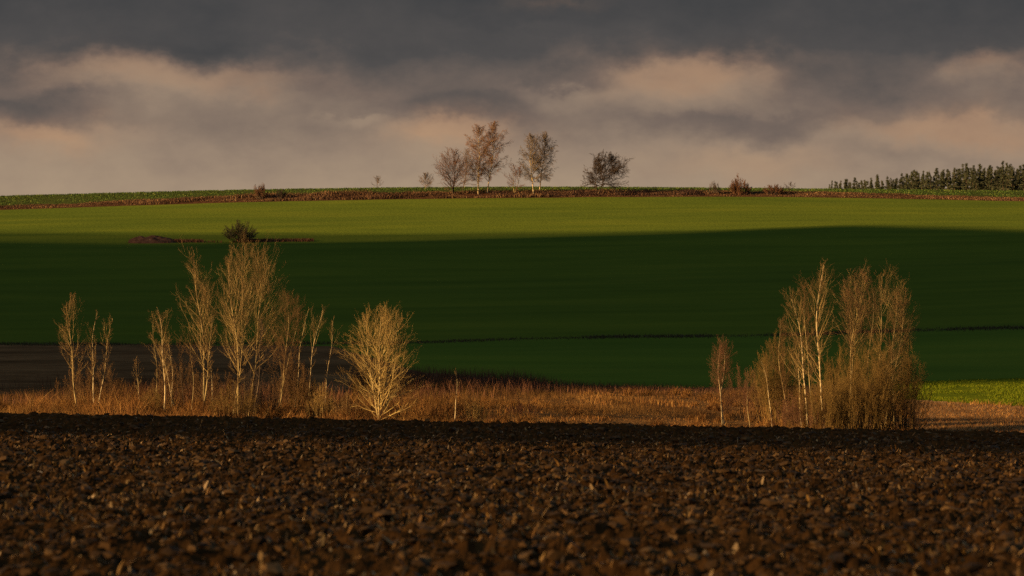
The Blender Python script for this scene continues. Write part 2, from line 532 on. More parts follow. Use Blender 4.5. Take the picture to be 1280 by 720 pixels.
# dark dead weeds behind the meadow
u, D = patch(60000, -160, 900, 183, 226)
x = (u - CX) / F * D
z = ground(x, D)
row = CY - F * z / D
band = np.where(u < 440, .75 * np.exp(-((D - 186) / 15) ** 2) * sstep(.36, .60, fbm(x * .15, D * .10, 95)), 1) * np.where(u < 440, 1, np.exp(-((row - poly(u, [(440, 462), (530, 476), (640, 481), (720, 485), (900, 489)])) / poly(u, [(440, 16), (560, 14), (680, 7), (900, 3)])) ** 2))
keep = (rng.random(len(u)) < band) & ((row > poly(u, G_LOW) - 1) | (u < 440))
x, D, z, u = x[keep], D[keep], z[keep], u[keep]
n = len(x)
tag(blades('dead_weeds', np.stack([x, D, z], -1), rng.uniform(.4, 1.2, n) * poly(u, [(-160, .7), (60, .8), (200, 1.2), (430, 1.2), (445, 1.1), (650, .9), (720, .45), (900, .3)]), rng.uniform(.015, .04, n), MAT['weeds'], .25), kind='stuff')

# ditch line across the green field
DITCH = [(-200, 431), (180, 431), (420, 430), (530, 428.5), (640, 424.5), (760, 422), (860, 421), (960, 420), (1140, 413.5), (1280, 410), (1480, 406)]
uu = np.linspace(-200, 1480, 85)
dd = dist(uu, poly(uu, DITCH))
n = 26000
u = rng.uniform(-200, 1480, n)
D = np.interp(u, uu, dd) + rng.normal(0, 1.3, n)
x = (u - CX) / F * D
dens = vnoise(x * .22, D * 0, 61)
keep = rng.random(n) < np.where(u < 150, .6, np.where(u < 520, .3, .42 + .4 * sstep(.3, .7, dens)))
x, D, u, dens = x[keep], D[keep], u[keep], dens[keep]
n = len(x)
tag(blades('ditch_weeds', np.stack([x, D, ground(x, D)], -1), rng.uniform(.08, .26, n) * (.5 + .7 * dens), rng.uniform(.03, .08, n), MAT['ditchweeds'], .35), kind='stuff')

# rough grass on the bank at the top of the field
n = 60000
u = rng.uniform(-150, 1430, n)
D = rng.uniform(601.5, 609.5, n)
x = (u - CX) / F * D
cl = fbm(x * .16, D * .5, 101)
hh = poly(u, [(-150, .25), (150, .35), (300, .8), (430, .9), (560, .7), (640, .8), (720, .7), (860, .35), (1000, .35), (1280, .35)])
keep = cl > .34
x, D, hh, cl = x[keep], D[keep], hh[keep], cl[keep]
n = len(x)
tag(blades('bank_grass', np.stack([x, D, ground(x, D)], -1), hh * rng.uniform(.25, .75, n) * (.1 + 1.5 * sstep(.3, .75, cl)), rng.uniform(.05, .13, n), MAT['bankgrass'], .35), kind='stuff')

# leafy crop on the upper field
n = 70000
u = rng.uniform(-150, 1430, n)
D = rng.uniform(609, 712, n) ** 1.0
x = (u - CX) / F * D
keep = fbm(x * .5, D * .12, 111, 2) > .40
x, D = x[keep], D[keep]
n = len(x)
tag(strips('leafy_crop', np.stack([x, D, ground(x, D) + .02], -1), rng.uniform(.12, .32, n), rng.uniform(.07, .16, n), MAT['rape'], (.2, 1.3), .7), kind='stuff')

# sunlit crop strip on the right
n = 60000
u = rng.uniform(1120, 1540, n)
D = rng.uniform(195, 240, n)
x = (u - CX) / F * D
row = CY - F * ground(x, D) / D
keep = (row > poly(u, G_LOW) + .5) & (row < poly(u, S_LOW) - .3) & (fbm(x * .5, D * .5, 121, 2) > .36)
x, D = x[keep], D[keep]
n = len(x)
tag(blades('strip_crop', np.stack([x, D, ground(x, D)], -1), rng.uniform(.05, .16, n), rng.uniform(.015, .04, n), MAT['wheat'], .5), kind='stuff')
# straw on the stubble below it
n = 26000
u = rng.uniform(1100, 1540, n)
D = rng.uniform(168, 206, n)
x = (u - CX) / F * D
row = CY - F * ground(x, D) / D
keep = (row > poly(u, S_LOW) - .6)
x, D = x[keep], D[keep]
n = len(x)
edge = np.exp(-((CY - F * ground(x, D) / D) - poly(CX + F * x / D, S_LOW)) / 1.5)
tag(blades('stubble_straw', np.stack([x, D, ground(x, D)], -1), rng.uniform(.06, .20, n) + .22 * np.clip(edge, 0, 1), rng.uniform(.015, .04, n), MAT['drygrass'], .7), kind='stuff')


# ------------------------------------------------------------------ trees
def norm(a):
    l = math.sqrt(a[0] * a[0] + a[1] * a[1] + a[2] * a[2]) or 1.0
    return (a[0] / l, a[1] / l, a[2] / l)


def cross(a, b):
    return (a[1] * b[2] - a[2] * b[1], a[2] * b[0] - a[0] * b[2], a[0] * b[1] - a[1] * b[0])


class Grower:
    def __init__(self, seed):
        self.r = random.Random(seed)
        self.polys = []      # (points, radii, level)

    def turn(self, d, ang):
        r = self.r
        while True:
            q = cross(d, (r.gauss(0, 1), r.gauss(0, 1), r.gauss(0, 1)))
            if q[0] ** 2 + q[1] ** 2 + q[2] ** 2 > .01:
                break
        q = norm(q)
        c, s = math.cos(ang), math.sin(ang)
        return (d[0] * c + q[0] * s, d[1] * c + q[1] * s, d[2] * c + q[2] * s)

    def limb(self, p, d, L, rad, lev, S):
        r = self.r
        n = S['n'][lev]
        w, up = S['wob'][lev], S['up'][lev]
        st = L / n
        pts, rd, dirs = [p], [rad], [d]
        rmin = S['rmin']
        for i in range(n):
            d = norm((d[0] + r.gauss(0, w), d[1] + r.gauss(0, w), d[2] + r.gauss(0, w) + up))
            p = (p[0] + d[0] * st, p[1] + d[1] * st, p[2] + d[2] * st)
            pts.append(p)
            rd.append(max(rmin * .45, rad * (1 - .82 * (i + 1) / n)))
            dirs.append(d)
        self.polys.append((pts, rd, lev))
        if lev < S['max']:
            lo, hi = S['nch'][lev]
            k = int(r.uniform(lo, hi + .99))
            for j in range(k):
                t = S['t0'][lev] + (1 - S['t0'][lev]) * (j + r.random()) / k
                f = min(t * n, n - 1e-4)
                i = int(f)
                q = f - i
                a, b_ = pts[i], pts[i + 1]
                pp = (a[0] + (b_[0] - a[0]) * q, a[1] + (b_[1] - a[1]) * q, a[2] + (b_[2] - a[2]) * q)
                rr = (rd[i] + (rd[i + 1] - rd[i]) * q)
                ang = S['ang'][lev] * r.uniform(.65, 1.3)
                dd_ = self.turn(dirs[i + 1], ang)
                cl = L * S['lr'][lev] * r.uniform(.55, 1.15) * (1.15 - .55 * t)
                self.limb(pp, dd_, cl, max(rmin * (1, 1, .85, .55)[lev + 1], min(rr * S['rr'], cl * .016)), lev + 1, S)

    def stem(self, base, top, r0, S, bow=.04, branches=True):
        """a trunk from base to top that carries the branches of spec S"""
        r = self.r
        H = math.dist(base, top)
        n = S.get('ntrunk', 14)
        ph1, ph2 = r.uniform(0, 6.28), r.uniform(0, 6.28)
        env = getattr(self, 'env', None)
        pts, rd = [], []
        for i in range(n + 1):
            t = i / n
            e = math.sin(t * math.pi) * bow * H
            w = S.get('kink', .012) * H
            ox = e * math.cos(ph1) + w * math.sin(t * 9 + ph2) * t * (1 - .4 * t)
            oy = e * math.sin(ph1) + w * math.cos(t * 8 + ph1) * t * (1 - .4 * t)
            pts.append(tuple(base[k] + (top[k] - base[k]) * t + (ox, oy, 0)[k] for k in range(3)))
            rd.append(max(S['rmin'], r0 * (1 - .93 * t ** .85)) * (1.25 if i == 0 else 1))
        self.polys.append((pts, rd, 0))
        if not branches:
            return pts
        k = S['n1']
        for j in range(k):
            t = S['tb0'] + (S['tb1'] - S['tb0']) * ((j + r.random()) / k) ** S.get('tpow', 1)
            f = min(t * n, n - 1e-4)
            i = int(f)
            q = f - i
            pp = tuple(pts[i][m_] + (pts[i + 1][m_] - pts[i][m_]) * q for m_ in range(3))
            d = norm(tuple(pts[i + 1][m_] - pts[i][m_] for m_ in range(3)))
            s = (t - S['tb0']) / max(1e-3, 1 - S['tb0'])
            ang = (S['a0'] + (S['a1'] - S['a0']) * s) * r.uniform(.75, 1.2)
            dr = self.turn(d, ang)
            if env:
                L = self.reach(pp, norm((dr[0], dr[1], dr[2] + S['up'][1] * 2.5))) * r.choice((.55, .75, .88, .95, 1.0, 1.08))
                L = min(max(L, H * S.get('lmin', .035) * r.uniform(.6, 1.4)), H * S.get('lmax', .5))
            else:
                L = H * S['len'](s) * r.uniform(.6, 1.15)
            rr = rd[i] * S['rr1']
            self.limb(pp, dr, L, max(S['rmin'], min(rr, L * S.get('thick', .022))), 1, S)
        return pts

    def reach(self, p, d):
        c, rad = self.env
        q = [(p[k] - c[k]) / rad[k] for k in range(3)]
        e = [d[k] / rad[k] for k in range(3)]
        a = sum(x * x for x in e)
        b = sum(x * y for x, y in zip(q, e))
        cc = sum(x * x for x in q) - 1
        disc = b * b - a * cc
        if cc > 0 or disc < 0:
            return 0.0
        return (-b + math.sqrt(disc)) / a


def tubes(polys, origin, nsides):
    Vs, Fs, Li, off = [], [], [], 0
    groups = {}
    for p in polys:
        groups.setdefault((len(p[0]), nsides(p[2])), []).append(p)
    for (n, s), ps in groups.items():
        P = np.array([p[0] for p in ps]) - origin
        R = np.array([p[1] for p in ps])
        T = np.gradient(P, axis=1)
        T /= np.linalg.norm(T, axis=2, keepdims=True) + 1e-9
        ref = np.where(np.abs(T[..., 2:3]) > .9, np.array([1., 0, 0]), np.array([0, 0, 1.]))
        A = np.cross(T, ref)
        A /= np.linalg.norm(A, axis=2, keepdims=True) + 1e-9
        B = np.cross(T, A)
        th = np.arange(s) * 2 * math.pi / s
        V = P[:, :, None] + R[:, :, None, None] * (A[:, :, None] * np.cos(th)[:, None] + B[:, :, None] * np.sin(th)[:, None])
        nb = len(ps)
        i = np.arange(n - 1)[:, None] * s + np.arange(s)[None]
        j = np.arange(n - 1)[:, None] * s + (np.arange(s)[None] + 1) % s
        f = np.stack([i, j, j + s, i + s], -1).reshape(-1, 4)
        Fc = f[None] + (np.arange(nb) * n * s)[:, None, None] + off
        Vs.append(V.reshape(-1, 3))
        Fs.append(Fc.reshape(-1, 4))
        Li.append(np.repeat(np.array([p[2] for p in ps]), len(f)))
        off += nb * n * s
    return np.concatenate(Vs), np.concatenate(Fs), np.concatenate(Li)


def finish(name, G, base, trunkmat, branchmat, twigmat, label, cat, group=None, trunk='trunk', crown='crown', smooth=True):
    root = empty(name, tuple(base))
    o = np.array(base)
    t = [p for p in G.polys if p[2] == 0]
    c = [p for p in G.polys if p[2] > 0]
    if t:
        V, Fc, _ = tubes(t, o, lambda l: 7)
        mesh_obj(trunk, V, Fc, MAT[trunkmat], smooth=smooth, parent=root)
    S2 = 2 if base[1] < 300 else 1
    if c:
        V, Fc, L = tubes(c, o, lambda l: 4 if l == 1 else 3)
        mesh_obj(crown, V, Fc, [MAT[branchmat], MAT[twigmat]], midx=(L > S2).astype(int), smooth=smooth, parent=root)
    return tag(root, label, cat, group)


D_ = math.radians
BIRCH = dict(n=[0, 6, 4, 2], wob=[0, .09, .10, .10], up=[0, .075, .06, .04], nch=[0, (6, 8), (6, 9), (0, 0)], t0=[0, .12, .12, 0], ang=[0, D_(32), D_(34), 0],
             lr=[0, .46, .62, 0], rr=.48, rmin=.0046, max=3, n1=34, tb0=.28, tb1=.985, a0=D_(46), a1=D_(22), len=lambda s: .21 * (1.04 - s) ** .75 + .01, rr1=.45, kink=.022, lmax=.34, thick=.020)
SLIM = dict(BIRCH, n1=20, tb0=.30, nch=[0, (5, 7), (5, 6), (0, 0)], lmin=.05)
BIG = dict(BIRCH, n1=40, tb0=.20, a0=D_(48), a1=D_(22), nch=[0, (8, 10), (5, 7), (0, 0)], n=[0, 7, 4, 2], up=[0, .09, .07, .05], lr=[0, .42, .58, 0], lmax=.5, thick=.024)
ROUND = dict(BIRCH, n1=54, tb0=.03, tb1=.98, tpow=1.0, a0=D_(60), a1=D_(22), nch=[0, (7, 10), (5, 7), (0, 0)],
             ang=[0, D_(26), D_(28), 0], lr=[0, .36, .6, 0], up=[0, .045, .05, .03], wob=[0, .14, .16, .18], rr1=.42, n=[0, 8, 4, 2], kink=.012, lmax=.58, t0=[0, .25, .15, 0], thick=.028)
STEM = dict(BIRCH, n1=9, tb0=.22, tb1=.98, a0=D_(32), a1=D_(20), len=lambda s: .34 * (1.05 - s) ** .7, nch=[0, (5, 8), (4, 6), (0, 0)], ang=[0, D_(30), D_(32), 0], lr=[0, .5, .6, 0], ntrunk=7, rmin=.0045)
HBIRCH = dict(BIRCH, n1=68, tb0=.16, tb1=.985, a0=D_(58), a1=D_(34), nch=[0, (12, 15), (7, 9), (0, 0)], up=[0, .03, -.07, -.20], t0=[0, .08, .1, 0],
              rmin=.021, lr=[0, .34, .62, 0], rr1=.4, kink=.03, wob=[0, .15, .2, .2], lmax=.34)
HTREE = dict(BIRCH, n1=40, tb0=.12, tb1=.97, a0=D_(64), a1=D_(24), nch=[0, (9, 12), (5, 7), (0, 0)], up=[0, .06, .03, 0], rmin=.018, lr=[0, .36, .5, 0], rr1=.5, kink=.03, thick=.028,
             wob=[0, .14, .18, .2], lmax=.8)
APPLE = dict(BIRCH, n1=40, tb0=.22, tb1=.98, a0=D_(78), a1=D_(40), nch=[0, (11, 14), (8, 11), (0, 0)], up=[0, .02, 0, -.05], rmin=.030, lr=[0, .38, .5, 0], rr1=.6, kink=.06, thick=.03,
             wob=[0, .22, .26, .3], lmax=.9)


def px(u, row, D):
    return ((u - CX) / F * D, D, (CY - row) / F * D)


def tree_at(ub, D, tops, S, mats, r0, name, label, cat, seed, group=None, bow=.035, spread=.0, crown=None):
    """one plant whose stems end at the picture positions in tops"""
    G = Grower(seed)
    base = at(ub, D)
    r = random.Random(seed + 5)
    if crown:
        u0, u1, r0_, r1_ = crown
        G.env = (px((u0 + u1) / 2, (r0_ + r1_) / 2, D), tuple(np.array([(u1 - u0) / 2, (u1 - u0) / 2, (r1_ - r0_) / 2]) / F * D * 1.05))
    for k, (ut, rt) in enumerate(tops):
        b0 = tuple(base + np.array([spread * r.uniform(-1, 1), spread * r.uniform(-1, 1), 0]) * (k > 0))
        b0 = (b0[0], b0[1], float(ground(b0[0], b0[1])) - .08)
        tp = px(ut, rt, D + r.uniform(-.6, .6))
        G.stem(b0, tp, r0 * .66 * (1 if k == 0 else r.uniform(.65, .95)), S, bow)
    return finish(name, G, base, *mats, label, cat, group)


PALE = ('birchbark', 'branch', 'twig')
ASP = ('aspenbark', 'branch', 'twig')
GV = 'bare trees in the valley'
# left group
T = tree_at
T(98, 177, [(89, 371)], BIRCH, ASP, .10, 'birch_tree', 'slender bare birch, leftmost of all the valley trees', 'tree', 11, GV, crown=(72, 114, 370, 510))
T(119, 177, [(121, 390)], SLIM, PALE, .08, 'birch_tree', 'pale bare birch second from left with a forked slanting branch', 'tree', 12, GV, crown=(107, 137, 388, 500))
T(121, 177, [(140, 398)], SLIM, PALE, .05, 'birch_sapling', 'thin slanting birch sapling at the foot of the second birch from left', 'tree', 13, GV, crown=(122, 153, 396, 492))
T(194, 178, [(189, 392)], SLIM, ASP, .05, 'thin_tree', 'thin short bare tree left of the pale birch in the left grove', 'tree', 14, GV, crown=(182, 200, 390, 470))
T(205, 177, [(196, 384)], BIRCH, PALE, .085, 'birch_tree', 'pale medium birch left of the tall double stemmed tree', 'tree', 15, GV, crown=(185, 217, 382, 482))
T(222, 175, [(201, 428)], SLIM, PALE, .05, 'birch_sapling', 'pale sapling leaning left between the medium birch and the tall double stemmed tree', 'tree', 16, GV, crown=(195, 214, 425, 480))
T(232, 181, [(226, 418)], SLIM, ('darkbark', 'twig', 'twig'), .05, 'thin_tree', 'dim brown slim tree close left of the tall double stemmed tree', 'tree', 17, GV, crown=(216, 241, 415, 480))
T(256, 176, [(241, 313), (262, 372)], BIRCH, ASP, .115, 'tall_tree', 'tall double stemmed bare tree left of the big broad crown', 'tree', 18, GV, spread=.25, crown=(222, 270, 312, 490))
T(267, 177, [(265, 395)], SLIM, PALE, .06, 'birch_sapling', 'straight thin sapling between the tall double stemmed tree and the big broad crown', 'tree', 19, GV, crown=(257, 277, 392, 470))
T(298, 173, [(283, 322), (303, 308), (332, 330)], BIG, ASP, .105, 'broad_tree', 'biggest bare tree of the left grove with a broad golden crown', 'tree', 20, GV, bow=.03, spread=.7, crown=(264, 354, 306, 470))
T(316, 172, [(327, 402)], SLIM, ('darkbark', 'darktwig', 'darktwig'), .10, 'thin_tree', 'dark stem at the foot of the broad golden crown', 'tree', 21, GV, crown=(306, 342, 398, 475))
T(347, 176, [(358, 366), (373, 372)], BIRCH, ('aspenbark', 'twig', 'twig'), .07, 'sparse_tree', 'sparse brown tree just right of the broad golden crown', 'tree', 22, GV, spread=.4, crown=(330, 382, 362, 465))
T(333, 175, [(343, 415)], SLIM, ('darkbark', 'twig', 'twig'), .05, 'thin_tree', 'short dim sapling under the right side of the broad golden crown', 'tree', 23, GV, crown=(330, 353, 412, 475))
T(368, 180, [(383, 389)], SLIM, PALE, .055, 'birch_sapling', 'slim pale birch leaning right beside the sparse brown tree', 'tree', 24, GV, crown=(372, 392, 387, 445))
T(384, 181, [(403, 382)], SLIM, PALE, .065, 'birch_tree', 'taller right leaning pale birch left of the round golden tree', 'tree', 25, GV, crown=(385, 416, 380, 455))
T(405, 181, [(417, 400)], SLIM, PALE, .05, 'birch_sapling', 'small right leaning birch just left of the round golden tree', 'tree', 26, GV, crown=(407, 425, 398, 455))
T(474, 170, [(477, 386), (455, 392), (498, 398)], ROUND, ('aspenbark', 'goldbranch', 'goldtwig'), .13, 'round_tree', 'rounded golden bare tree standing alone at the edge of the ploughed field', 'tree', 27, GV, bow=.012, crown=(425, 528, 386, 546))
T(239, 177, [(237, 424)], SLIM, ('aspenbark', 'twig', 'twig'), .045, 'thin_tree', 'thin brownish stem close against the left of the tall double stemmed tree', 'tree', 43, GV, crown=(229, 247, 422, 485))
T(177, 178, [(171, 446)], SLIM, PALE, .04, 'birch_sapling', 'short sapling leaning left at the left end of the left grove', 'tree', 44, GV, crown=(164, 182, 444, 490))
T(353, 177, [(349, 424)], SLIM, ('aspenbark', 'twig', 'twig'), .045, 'thin_tree', 'thin brownish stem between the broad golden crown and the sparse brown tree', 'tree', 45, GV, crown=(341, 360, 422, 485))
T(214, 176, [(212, 430)], SLIM, PALE, .045, 'birch_sapling', 'upright thin sapling right beside the pale medium birch', 'tree', 46, GV, crown=(204, 221, 428, 485))
# the middle and right
T(567, 170, [(570, 462)], dict(SLIM, n1=9), PALE, .055, 'birch_sapling', 'single pale birch stem in the middle of the brown meadow', 'tree', 28, GV, crown=(560, 578, 460, 494))
T(903, 180, [(909, 427), (899, 440)], BIRCH, ('birchbark', 'redtwig', 'redtwig'), .075, 'birch_tree', 'small reddish birch standing apart left of the right grove', 'tree', 29, GV, spread=.2, crown=(886, 919, 426, 496))
T(938, 178, [(935, 462)], SLIM, ('aspenbark', 'redtwig', 'redtwig'), .045, 'thin_tree', 'short sapling between the small reddish birch and the leaning white stem', 'tree', 30, GV, crown=(926, 946, 460, 505))
T(965, 174, [(952, 452)], SLIM, PALE, .06, 'birch_tree', 'pale birch stem leaning left at the left edge of the right grove', 'tree', 31, GV, crown=(942, 965, 450, 505))
T(1009, 175, [(989, 366)], BIRCH, PALE, .10, 'birch_tree', 'left leaning pale birch in the right grove, left of the tallest one', 'tree', 32, GV, crown=(966, 1012, 362, 520))
T(1003, 176, [(1001, 420)], SLIM, PALE, .06, 'birch_sapling', 'short straight pale stem in the right grove, under the left leaning birch', 'tree', 33, GV, crown=(992, 1011, 418, 485))
T(1021, 180, [(1008, 352)], BIRCH, ('aspenbark', 'twig', 'twig'), .085, 'birch_tree', 'brownish birch behind and left of the tallest birch in the right grove', 'tree', 34, GV, crown=(988, 1032, 350, 525))
T(1032, 175, [(1027, 331)], dict(BIRCH, n1=32, len=lambda s: .25 * (1.04 - s) ** .75 + .01), PALE, .125, 'birch_tree', 'tallest pale birch of the right grove', 'tree', 35, GV, crown=(1000, 1062, 329, 515))
T(1061, 176, [(1078, 341), (1064, 360)], dict(BIRCH, n1=38, tb0=.45, a0=D_(36), len=lambda s: .20 * (1.04 - s) ** .6 + .01), ('aspenbark', 'branch', 'redtwig'), .10, 'birch_tree', 'thick crowned reddish birch right of the tallest birch', 'tree', 36, GV, spread=.3, crown=(1046, 1104, 338, 500))
T(1084, 181, [(1092, 366)], SLIM, ('aspenbark', 'twig', 'twig'), .07, 'birch_sapling', 'slim sapling between the reddish birch and the slender straight birch', 'tree', 37, GV, crown=(1074, 1108, 360, 490))
T(1099, 176, [(1106, 342)], BIRCH, ('aspenbark', 'branch', 'twig'), .085, 'birch_tree', 'slender straight birch in the right half of the right grove', 'tree', 38, GV, crown=(1084, 1130, 339, 490))
T(1105, 178, [(1135, 360), (1126, 384)], BIRCH, ('aspenbark', 'branch', 'twig'), .08, 'leaning_tree', 'rightmost birch of the right grove, leaning out to the right', 'tree', 39, GV, bow=.04, spread=.3, crown=(1100, 1148, 356, 500))

T(988, 180, [(974, 398)], BIRCH, ('aspenbark', 'twig', 'twig'), .07, 'thin_tree', 'leftmost tall thin tree of the right grove rising from the olive brown shrub', 'tree', 40, GV, crown=(960, 992, 396, 500))
T(1118, 180, [(1120, 366)], BIRCH, ('aspenbark', 'twig', 'twig'), .06, 'thin_tree', 'dim slim tree between the slender straight birch and the rightmost leaning birch', 'tree', 42, GV, crown=(1104, 1136, 364, 500))


def shrub(ub, D, wpx, rtop, nst, mats, name, label, seed, cat='shrub', group=None, lean=.5, spec=STEM, r0=.022):
    """many stems from one stool"""
    G = Grower(seed)
    r = random.Random(seed + 1)
    base = at(ub, D)
    W_ = wpx / F * D * .5
    Ht = (CY - rtop) / F * D - base[2]
    for k in range(nst):
        a = r.uniform(0, 6.283)
        q = math.sqrt(r.random())
        bx, by = base[0] + math.cos(a) * q * W_ * (1 - lean), base[1] + math.sin(a) * q * W_ * (1 - lean) * .7
        tx, ty = base[0] + math.cos(a) * q * W_ * 1.0, base[1] + math.sin(a) * q * W_ * .8
        h = Ht * math.sqrt(max(.05, 1 - .85 * q * q)) * r.uniform(.70, 1.0)
        bz = float(ground(bx, by)) - .05
        G.stem((bx, by, bz), (tx, ty, bz + h), r0 * r.uniform(.6, 1.2), spec, .05)
    # the stems of a stool count as its branches: one trunk base, one crown
    G.polys = [(p, rd, 1 if l == 0 else l + 1) for p, rd, l in G.polys]
    root = empty(name, tuple(base))
    st = [p for p in G.polys if p[2] == 1]
    tw = [p for p in G.polys if p[2] > 1]
    V, Fc, _ = tubes(st, base, lambda l: 4)
    mesh_obj('stems', V, Fc, MAT[mats[0]], smooth=True, parent=root)
    V, Fc, L = tubes(tw, base, lambda l: 3)
    mesh_obj('twigs', V, Fc, MAT[mats[1]], smooth=True, parent=root)
    return tag(root, label, cat, group)


GS = 'bare shrubs in the valley'
shrub(402, 174, 44, 472, 34, ('branch', 'goldtwig'), 'willow_shrub', 'orange thicket of upright stems left of the round golden tree', 51, group=GS, lean=.15)
shrub(432, 172, 40, 482, 20, ('branch', 'twig'), 'low_shrub', 'low brown shrub touching the left foot of the round golden tree', 52, group=GS, lean=.3)
shrub(594, 172, 34, 488, 26, ('branch', 'goldtwig'), 'small_shrub', 'small rounded golden shrub right of the single birch stem', 53, group=GS, lean=.5)
shrub(972, 183, 90, 412, 70, ('russet', 'russet'), 'willow_shrub', 'tall olive brown shrub at the left side of the right grove', 54, group=GS, lean=.4)
shrub(930, 186, 66, 448, 36, ('twig', 'redtwig'), 'low_shrub', 'low reddish shrub between the small reddish birch and the right grove', 55, group=GS, lean=.3)
shrub(1050, 180, 76, 418, 52, ('russet', 'russet'), 'willow_shrub', 'olive shrub around the foot of the tallest birch', 56, group=GS, lean=.35)
shrub(1086, 174, 96, 404, 80, ('russet', 'russet'), 'willow_shrub', 'dense olive shrub in front of the reddish and slender birches', 57, group=GS, lean=.45)
shrub(1126, 177, 84, 412, 64, ('russet', 'russet'), 'willow_shrub', 'dense brown shrub at the far right edge of the right grove', 58, group=GS, lean=.45)
shrub(1133, 174, 60, 492, 26, ('twig', 'twig'), 'low_shrub', 'low scrub at the right foot of the right grove beside the stubble', 59, group=GS, lean=.3)
shrub(1004, 173, 90, 478, 44, ('twig', 'redtwig'), 'low_shrub', 'low reddish scrub at the feet of the left leaning birches', 60, group=GS, lean=.2)
shrub(222, 183, 90, 448, 44, ('twig', 'twig'), 'low_shrub', 'dim brown scrub behind the stems of the left grove', 61, group=GS, lean=.2)
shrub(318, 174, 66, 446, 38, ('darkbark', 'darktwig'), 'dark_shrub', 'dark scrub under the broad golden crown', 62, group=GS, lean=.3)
shrub(95, 180, 62, 440, 24, ('twig', 'twig'), 'brown_shrub', 'thin brown scrub around the leftmost birch', 63, group=GS, lean=.3)
shrub(128, 180, 52, 432, 20, ('twig', 'twig'), 'brown_shrub', 'thin brown scrub around the second birch from left', 64, group=GS, lean=.3)
shrub(362, 178, 70, 430, 40, ('twig', 'twig'), 'brown_shrub', 'thin brown scrub below the sparse brown tree', 65, group=GS, lean=.3)
shrub(535, 190, 60, 474, 26, ('weeds', 'weeds'), 'brown_shrub', 'dull brown scrub right of the round golden tree', 66, group=GS, lean=.2)

# hilltop
shrub(270, 179, 70, 452, 34, ('twig', 'twig'), 'brown_shrub', 'brown scrub at the foot of the tall double stemmed tree', 67, group=GS, lean=.3)
shrub(655, 182, 60, 496, 26, ('weeds', 'weeds'), 'low_shrub', 'low dark scrub in the meadow right of the small rounded golden shrub', 68, group=GS, lean=.3)
shrub(1026, 173, 100, 462, 60, ('russet', 'russet'), 'low_shrub', 'amber scrub in front of the lower trunk of the tallest birch', 69, group=GS, lean=.25)
shrub(1062, 173, 90, 452, 60, ('russet', 'russet'), 'low_shrub', 'amber scrub in front of the reddish birch', 70, group=GS, lean=.25)
shrub(296, 172, 90, 474, 50, ('twig', 'russet'), 'low_shrub', 'tangled golden brown scrub before the trunks of the broad golden crown', 92, group=GS, lean=.2)
shrub(196, 175, 60, 478, 34, ('twig', 'russet'), 'low_shrub', 'tangled brown scrub around the pale medium birch', 93, group=GS, lean=.25)
shrub(384, 178, 60, 462, 36, ('twig', 'russet'), 'low_shrub', 'tangled brown scrub below the two right leaning pale birches', 94, group=GS, lean=.25)
GH = 'trees and bushes on the hilltop bank'
T(567, 604, [(570, 190), (557, 205)], HTREE, ('darkbark', 'darktwig', 'redtwig'), .22, 'dark_tree', 'dark vase shaped bare tree left of the tall twin birch on the hilltop', 'tree', 71, GH, crown=(543, 589, 187, 247))
T(578, 611, [(584, 188)], HTREE, ('darkbark', 'greytwig', 'greytwig'), .16, 'dark_tree', 'smaller dark tree squeezed between the vase shaped tree and the tall twin birch', 'tree', 72, GH, crown=(568, 601, 186, 242))
T(598, 605, [(600, 160)], HBIRCH, ('birchbark', 'branch', 'rosetwig'), .26, 'birch_tree', 'tall sunlit hilltop birch with a white trunk, left one of the tall twins', 'tree', 73, GH, crown=(577, 619, 158, 242))
T(609, 606, [(617, 154)], HBIRCH, ('birchbark', 'branch', 'rosetwig'), .22, 'birch_tree', 'tallest hilltop birch, right one of the tall twins', 'tree', 74, GH, crown=(597, 638, 153, 243))
T(643, 605, [(643, 206), (651, 212)], dict(HTREE, n1=18), ('aspenbark', 'redtwig', 'redtwig'), .12, 'small_tree', 'small reddish tree between the two pairs of hilltop birches', 'tree', 75, GH, crown=(632, 656, 205, 242))
T(667, 605, [(664, 169)], HBIRCH, ('birchbark', 'branch', 'greytwig'), .22, 'birch_tree', 'greyish hilltop birch, left one of the right pair', 'tree', 76, GH, crown=(647, 683, 168, 242))
T(674, 607, [(682, 168)], HBIRCH, ('birchbark', 'branch', 'greytwig'), .20, 'birch_tree', 'greyish hilltop birch, right one of the right pair', 'tree', 77, GH, crown=(665, 701, 167, 242))
T(747, 604, [(765, 198), (750, 200)], APPLE, ('darkbark', 'darktwig', 'darktwig'), .22, 'apple_tree', 'dark crooked round crowned tree alone on the hilltop', 'tree', 78, GH, bow=.07, crown=(731, 793, 193, 242))
T(532, 640, [(532, 217)], dict(HTREE, rmin=.02), ('greytwig', 'greytwig', 'greytwig'), .12, 'small_tree', 'small pale tree left of the dark hilltop trees', 'tree', 79, GH, crown=(522, 543, 216, 239))
T(472, 690, [(472, 221)], dict(HTREE, rmin=.02, n1=18), ('greytwig', 'greytwig', 'greytwig'), .10, 'distant_tree', 'tiny pale tree far off on the skyline left of the hilltop trees', 'tree', 80, GH, crown=(461, 483, 220, 241))
shrub(325, 604, 20, 226, 26, ('darkbark', 'redtwig'), 'bush', 'brown leggy bush standing on the left part of the bank', 81, group=GH, spec=dict(STEM, rmin=.02), r0=.06)
shrub(351, 604, 14, 232, 18, ('darkbark', 'darktwig'), 'bush', 'small dark bush right of the leggy bush on the bank', 82, group=GH, spec=dict(STEM, rmin=.02), r0=.05)
shrub(925, 604, 32, 220, 60, ('redtwig', 'redtwig'), 'dome_bush', 'reddish dome shaped bush on the bank right of the brush pile', 83, group=GH, spec=dict(STEM, rmin=.02), r0=.05)
